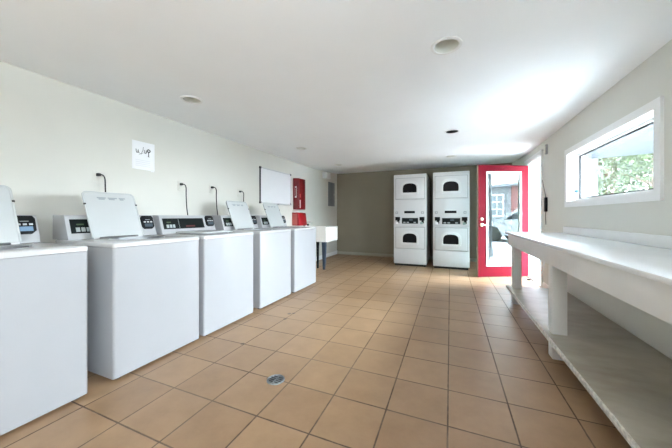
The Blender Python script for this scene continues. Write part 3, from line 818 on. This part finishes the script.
# floor drain
dr = thing('floor_drain', 'round metal drain set in the tiled floor before the washers', 'floor drain', (-1.10, 1.578, 0))
obj('ring', lathe([(0.062, 0.0005), (0.060, 0.004), (0.048, 0.004), (0.046, 0.0005)], 36), M['drain'], dr)
obj('painted_well_shade', lathe([(0.0475, 0.0006), (0.0475, 0.0012)], 36), M['rubber'], dr, False)  # flat black disc paints the dark under the grate
bm = bmesh.new()
for k in range(-2, 3):
    hw = math.sqrt(0.047 ** 2 - (k * 0.019) ** 2)
    add_box(bm, -hw, hw, k * 0.019 - 0.0042, k * 0.019 + 0.0042, 0.0012, 0.0035)
add_box(bm, -0.0045, 0.0045, -0.046, 0.046, 0.0012, 0.0038)
obj('grate', bm, M['drain'], dr, False)

# ------------------------------------------------------------------ recessed ceiling lights
LNM = ['largest round recessed ceiling light, white inside, near the camera', 'round recessed ceiling light near the left wall above the first washers',
       'round recessed ceiling light with a black inside', 'round recessed ceiling light near the left wall above the whiteboard',
       'round recessed ceiling light near the left wall above the sink', 'round recessed ceiling light just in front of the dryers']
def make_can(dark):
    c = thing('recessed_downlight', 'x', 'ceiling light', (0, 0, 0), 0, 'recessed ceiling lights')
    obj('trim_ring', lathe([(0.100, 0.0), (0.098, -0.006), (0.082, -0.008), (0.0765, -0.004), (0.0765, 0.0)], 40, closed=False), M['trim'], c)
    obj('baffle', lathe([(0.0765, -0.002), (0.070, 0.05), (0.062, 0.11), (0.0, 0.112)], 40, closed=False), M['darkbaffle'] if dark else M['baffle'], c)
    if not dark:
        obj('lamp', lathe([(0.0, 0.075), (0.035, 0.078), (0.046, 0.09), (0.040, 0.111)], 28, closed=False), M['bulb'], c)
    return c
canA, canB = make_can(False), make_can(True)
cans = [canA, copy_tree(canA), canB, copy_tree(canA), copy_tree(canA), copy_tree(canA)]
for o, (x, y), l in zip(cans, LIGHTS, LNM):
    o.location = (x, y, zceil(y) - 0.0002); o['label'] = l

# ------------------------------------------------------------------ outdoors
struct('ground', boxes((XR + T, 40, -40, 40, -0.10, -0.03), (-40, XL - T, -40, 40, -0.10, -0.03), (XL - T, XR + T, -40, YF - T, -0.10, -0.03), (XL - T, XR + T, YB + T, 40, -0.10, -0.03)), M['asphalt'])
# the roof's eave along the right wall
bm = prism([(XR + T, YF - 0.5, 2.22), (XR + T + 0.36, YF - 0.5, 1.955), (XR + T + 0.36, YF - 0.5, 2.12), (XR + T, YF - 0.5, 2.42)], (0, 4.75 - YF + 0.5, 0))
struct('trim_2', bm, M['soffit'])

# porch roof outside the doorway
pr = obj('porch_roof', prism([(XR + T + 0.02, 4.8, 2.24), (3.6, 4.8, 2.32), (3.6, 4.8, 2.44), (XR + T + 0.02, 4.8, 2.40)], (0, 2.4, 0)), M['soffit'], None, False)
tag(pr, 'flat blue grey porch roof outside the doorway', 'porch roof')
# car seen in the door glass (local: nose towards -y, side facing -x)
c_ = thing('parked_car', 'silver car parked outside, mirrored in the glass of the red door', 'car', (8.0, 2.95, -0.03))
def side(pts, x0, x1, bev=0.03):
    return prism([(x0, y, z) for y, z in pts], (x1 - x0, 0, 0), bev=bev)
body = [(-2.1, 0.30), (-2.15, 0.55), (-2.05, 0.78), (-1.0, 0.98), (0.9, 1.0), (1.95, 0.98), (2.1, 0.7), (2.1, 0.32)]
def arcp(yc, r):
    return [(yc + r * math.cos(PI * k / 10), 0.30 + r * math.sin(PI * k / 10)) for k in range(11)]
bpts = body + arcp(1.35, 0.38) + arcp(-1.3, 0.38)
obj('body', side(bpts, 0.0, 1.75, 0.0), M['carpaint'], c_, False)
obj('cabin', side([(-1.05, 0.97), (-0.30, 1.47), (0.9, 1.52), (1.75, 1.40), (2.0, 0.97)], 0.12, 1.63, 0.04), M['carpaint'], c_)
for pts in ([(-0.78, 1.02), (-0.22, 1.40), (0.32, 1.43), (0.32, 1.02)], [(0.40, 1.02), (0.40, 1.43), (0.95, 1.44), (1.55, 1.33), (1.72, 1.02)]):
    obj('side_window', prism([(0.115, y, z) for y, z in pts], (0.02, 0, 0)), M['carglass'], c_, False)
    obj('side_window', prism([(1.615, y, z) for y, z in pts], (0.02, 0, 0)), M['carglass'], c_, False)
for y in (-1.3, 1.35):
    for x in (0.02, 1.53):
        w_ = obj('wheel', lathe([(0.22, x), (0.30, x), (0.33, x + 0.03), (0.33, x + 0.17), (0.30, x + 0.2), (0.22, x + 0.2)], 28, 'X', (0, y, 0.33)), M['tyre'], c_)
        obj('rim', lathe([(0.0, x + 0.015), (0.10, x + 0.005), (0.215, x + 0.012), (0.22, x + 0.1)], 28, 'X', (0, y, 0.33), closed=False), M['alum'], w_)
obj('door_mirror', box(-0.16, 0.06, -0.72, -0.60, 1.0, 1.14, bev=0.03), M['carpaint'], c_)
obj('headlight', box(-0.004, 0.3, -2.10, -1.85, 0.62, 0.74, bev=0.02), M['paper'], c_)

# house across the yard
hs = thing('house', 'white house across the yard, mirrored in the glass of the red door', 'house', (13.5, -0.5, -0.03))
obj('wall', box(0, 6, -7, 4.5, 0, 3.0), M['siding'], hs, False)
obj('roof', prism([(-0.5, -7.4, 2.95), (-0.5, 4.9, 2.95), (-0.5, 4.9, 3.1), (-0.5, -7.4, 3.1)], (7, 0, 0)), M['roofing'], hs, False)
bk = obj('brick_bay', box(-0.12, 0.1, 0.25, 1.3, 0, 2.95), M['brick'], hs, False); bk['label'] = 'rose brick bay'
for (y0, y1, z0, z1) in ((-1.5, -0.2, 1.1, 2.5), (-3.4, -2.1, 1.1, 2.5), (1.8, 3.1, 1.1, 2.5)):
    bm = bmesh.new()
    add_ring(bm, [(-0.05, y0, z0), (-0.05, y1, z0), (-0.05, y1, z1), (-0.05, y0, z1)], [(-0.05, y0 + .07, z0 + .07), (-0.05, y1 - .07, z0 + .07), (-0.05, y1 - .07, z1 - .07), (-0.05, y0 + .07, z1 - .07)], (0.06, 0, 0))
    for k in (1, 2):
        yy = y0 + (y1 - y0) * k / 3; add_box(bm, -0.045, 0, yy - .025, yy + .025, z0, z1)
        zz = z0 + (z1 - z0) * k / 3; add_box(bm, -0.045, 0, y0, y1, zz - .025, zz + .025)
    fr = obj('window', bm, M['trim'], hs, False)
    obj('pane', box(-0.02, 0.02, y0 + .03, y1 - .03, z0 + .03, z1 - .03), M['outglass'], fr, False)
# porch post outside the doorway
pp = thing('porch_post', 'pale post of the porch outside, mirrored at the near edge of the door glass', 'post', (3.45, 4.13, -0.03))
obj('shaft', box(-0.05, 0.05, -0.05, 0.05, 0.0, 2.34, bev=0.01), M['soffit'], pp)
obj('base', box(-0.075, 0.075, -0.075, 0.075, 0, 0.25, bev=0.01), M['siding'], pp)
# neighbouring wing seen at the window's far edge
nw = thing('neighbouring_shed', 'pale outbuilding seen through the far side of the window', 'shed', (1.75, 7.4, -0.03))
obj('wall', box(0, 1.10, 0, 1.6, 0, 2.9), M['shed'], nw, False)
obj('roof', box(-0.1, 1.2, -0.1, 1.7, 2.9, 3.02), M['soffit'], nw, False)

def foliage(n, center, rad, leaf, seed, flat=1.0):
    rnd = random.Random(seed); bm = bmesh.new()
    clumps = []
    for _ in range(34):
        while True:
            p = Vector((rnd.uniform(-1, 1), rnd.uniform(-1, 1), rnd.uniform(-1, 1)))
            if 0.25 < p.length < 1: break
        clumps.append(Vector((p.x * rad[0], p.y * rad[1], p.z * rad[2])))
    for i in range(n):
        c = rnd.choice(clumps)
        p = c + Vector((rnd.gauss(0, 1) * rad[0], rnd.gauss(0, 1) * rad[1], rnd.gauss(0, 1) * rad[2])) * 0.17
        q_ = math.sqrt((p.x / rad[0]) ** 2 + (p.y / rad[1]) ** 2 + (p.z / rad[2]) ** 2)
        if q_ > 1.1: p *= 1.1 / q_
        a = Vector((rnd.uniform(-1, 1), rnd.uniform(-1, 1), rnd.uniform(-1, 1))).normalized()
        b = a.cross(Vector((rnd.uniform(-1, 1), rnd.uniform(-1, 1), rnd.uniform(-1, 1)))).normalized()
        s = leaf * rnd.uniform(0.6, 1.3)
        q = [p - a * s, p + b * s * 0.45, p + a * s, p - b * s * 0.45]
        bm.faces.new([bm.verts.new(Vector(center) + v) for v in q])
    return bm
def tree(name, label, x, y, h, rad, n, leaf, m, seed, cat='tree'):
    t = thing(name, label, cat, (x, y, -0.03), 0, 'trees outside the window')
    bm = bmesh.new()
    add_tube(bm, smooth_path([(0, 0, 0), (0.06, 0.03, h * 0.3), (0.02, -0.04, h * 0.6), (0.05, 0.05, h * 0.9)], 4), [0.11 - 0.006 * k for k in range(13)], 10)
    rnd = random.Random(seed)
    for k in range(7):
        a = k * 2.4; z = h * (0.35 + 0.07 * k)
        add_tube(bm, [(0.03, 0, z), (math.cos(a) * rad[0] * 0.4, math.sin(a) * rad[1] * 0.4, z + 0.3), (math.cos(a) * rad[0] * 0.8, math.sin(a) * rad[1] * 0.8, z + 0.55)], [0.04, 0.028, 0.012], 7)
    obj('trunk', bm, M['bark'], t)
    obj('crown', foliage(n, (0, 0, h * 0.66), rad, leaf, seed), m, t, False)
    return t
tree('leafy_tree', 'green tree nearest the window, branches showing through thin leaves', 4.45, 8.9, 4.5, (1.25, 1.2, 2.2), 17000, 0.06, M['leaf'], 3)
tree('leafy_tree', 'dense green tree standing behind and beyond the nearest one', 7.7, 11.9, 5.2, (1.7, 1.5, 2.6), 18000, 0.07, M['leaf'], 5)
tree('leafy_tree', 'darker green tree rising farthest from the window', 6.2, 16.8, 7.4, (2.9, 2.1, 3.8), 22000, 0.11, M['leaf_dark'], 9)
tree('leafy_shrub', 'low green shrub behind the white garden wall', 7.0, 8.2, 1.8, (0.95, 0.9, 0.85), 7000, 0.05, M['leaf'], 11, 'shrub')
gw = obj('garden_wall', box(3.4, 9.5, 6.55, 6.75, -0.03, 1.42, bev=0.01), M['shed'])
tag(gw, 'low white garden wall below the trees outside the window', 'garden wall')

# ------------------------------------------------------------------ light
GLOW, GLOW_L, SKY_L = (1.0, 0.30, 0.62), 54.0, 12.5
w = bpy.data.worlds.new('World'); bpy.context.scene.world = w; w.use_nodes = True
nt = w.node_tree; bg = nt.nodes['Background']
tc = nt.nodes.new('ShaderNodeTexCoord'); sp = nt.nodes.new('ShaderNodeSeparateXYZ'); rp = nt.nodes.new('ShaderNodeValToRGB')
nt.links.new(tc.outputs['Generated'], sp.inputs[0])
rp.color_ramp.elements[0].position = 0.0; rp.color_ramp.elements[0].color = (0.83, 0.93, 1.0, 1)
rp.color_ramp.elements[1].position = 0.8; rp.color_ramp.elements[1].color = (0.66, 0.83, 1.0, 1)
nt.links.new(sp.outputs['Z'], rp.inputs['Fac']); nt.links.new(rp.outputs['Color'], bg.inputs['Color'])
# an overcast sky with a broad bright patch added to light the room
vd = nt.nodes.new('ShaderNodeVectorMath'); vd.operation = 'DOT_PRODUCT'; vd.inputs[1].default_value = Vector(GLOW).normalized()
nt.links.new(tc.outputs['Generated'], vd.inputs[0])
mx_ = nt.nodes.new('ShaderNodeMath'); mx_.operation = 'MAXIMUM'; mx_.inputs[1].default_value = 0.0; nt.links.new(vd.outputs['Value'], mx_.inputs[0])
pw_ = nt.nodes.new('ShaderNodeMath'); pw_.operation = 'POWER'; pw_.inputs[1].default_value = 14.0; nt.links.new(mx_.outputs[0], pw_.inputs[0])
ml_ = nt.nodes.new('ShaderNodeMath'); ml_.operation = 'MULTIPLY_ADD'; ml_.inputs[1].default_value = GLOW_L; ml_.inputs[2].default_value = SKY_L
nt.links.new(pw_.outputs[0], ml_.inputs[0]); nt.links.new(ml_.outputs[0], bg.inputs['Strength'])

def area(name, loc, rot, sx, sy, power, col=(1, 1, 1), portal=False):
    l = bpy.data.lights.new(name, 'AREA'); l.shape = 'RECTANGLE'; l.size = sx; l.size_y = sy; l.energy = power; l.color = col
    if portal: l.cycles.is_portal = True
    o = bpy.data.objects.new(name, l); C.objects.link(o); o.location = loc; o.rotation_euler = rot
    return o
# portals that guide the sky light through the openings
area('portal_side', (XR + T + 0.02, (VY0 + VY1) / 2, (WZ0 + VZ1) / 2), (0, PI / 2, 0), VZ1 - WZ0, VY1 - VY0, 1, portal=True)
# fill lamp added outside the side window, standing in for bounce off paving
area('fill_lamp_side', (XR + 1.6, (VY0 + VY1) / 2, 0.15), Vector((0.75, 0, -1)).to_track_quat('Z', 'X').to_euler(), 3.2, 2.0, 330, (1.0, 0.99, 0.97))
area('portal_window', (XR + T + 0.02, (WY0 + WY1) / 2, (WZ0 + WZ1) / 2), (0, PI / 2, 0), WZ1 - WZ0, WY1 - WY0, 1, portal=True)
area('portal_door', (XR + T + 0.04, (DY0 + DY1) / 2, DZ1 / 2), (0, PI / 2, 0), DZ1, DY1 - DY0, 1, portal=True)
sl = bpy.data.lights.new('sun', 'SUN'); sl.energy = 2.0; sl.angle = math.radians(2); sl.color = (1, 0.97, 0.92)
so = bpy.data.objects.new('sun', sl); C.objects.link(so)
so.rotation_euler = Vector((0.9, -0.35, 2.2)).to_track_quat('Z', 'Y').to_euler()

# ------------------------------------------------------------------ camera
cam = bpy.data.cameras.new('camera'); co = bpy.data.objects.new('camera', cam); C.objects.link(co)
cam.sensor_width = 36; cam.lens = 275 / 672 * 36; cam.clip_start = 0.02
cam.shift_y = -8.2 / 672
co.location = (0, 0, 1.12); co.rotation_euler = (PI / 2, 0, 0.3935)
sc = bpy.context.scene
sc.camera = co
sc.view_settings.view_transform = 'Standard'; sc.view_settings.look = 'None'
sc.view_settings.gamma = 1; sc.view_settings.use_curve_mapping = False
sc.view_settings.exposure = 1.84
sc.cycles.max_bounces = 12; sc.cycles.diffuse_bounces = 8; sc.cycles.transparent_max_bounces = 12
sc.cycles.use_denoising = True
sc.cycles.sample_clamp_indirect = 6
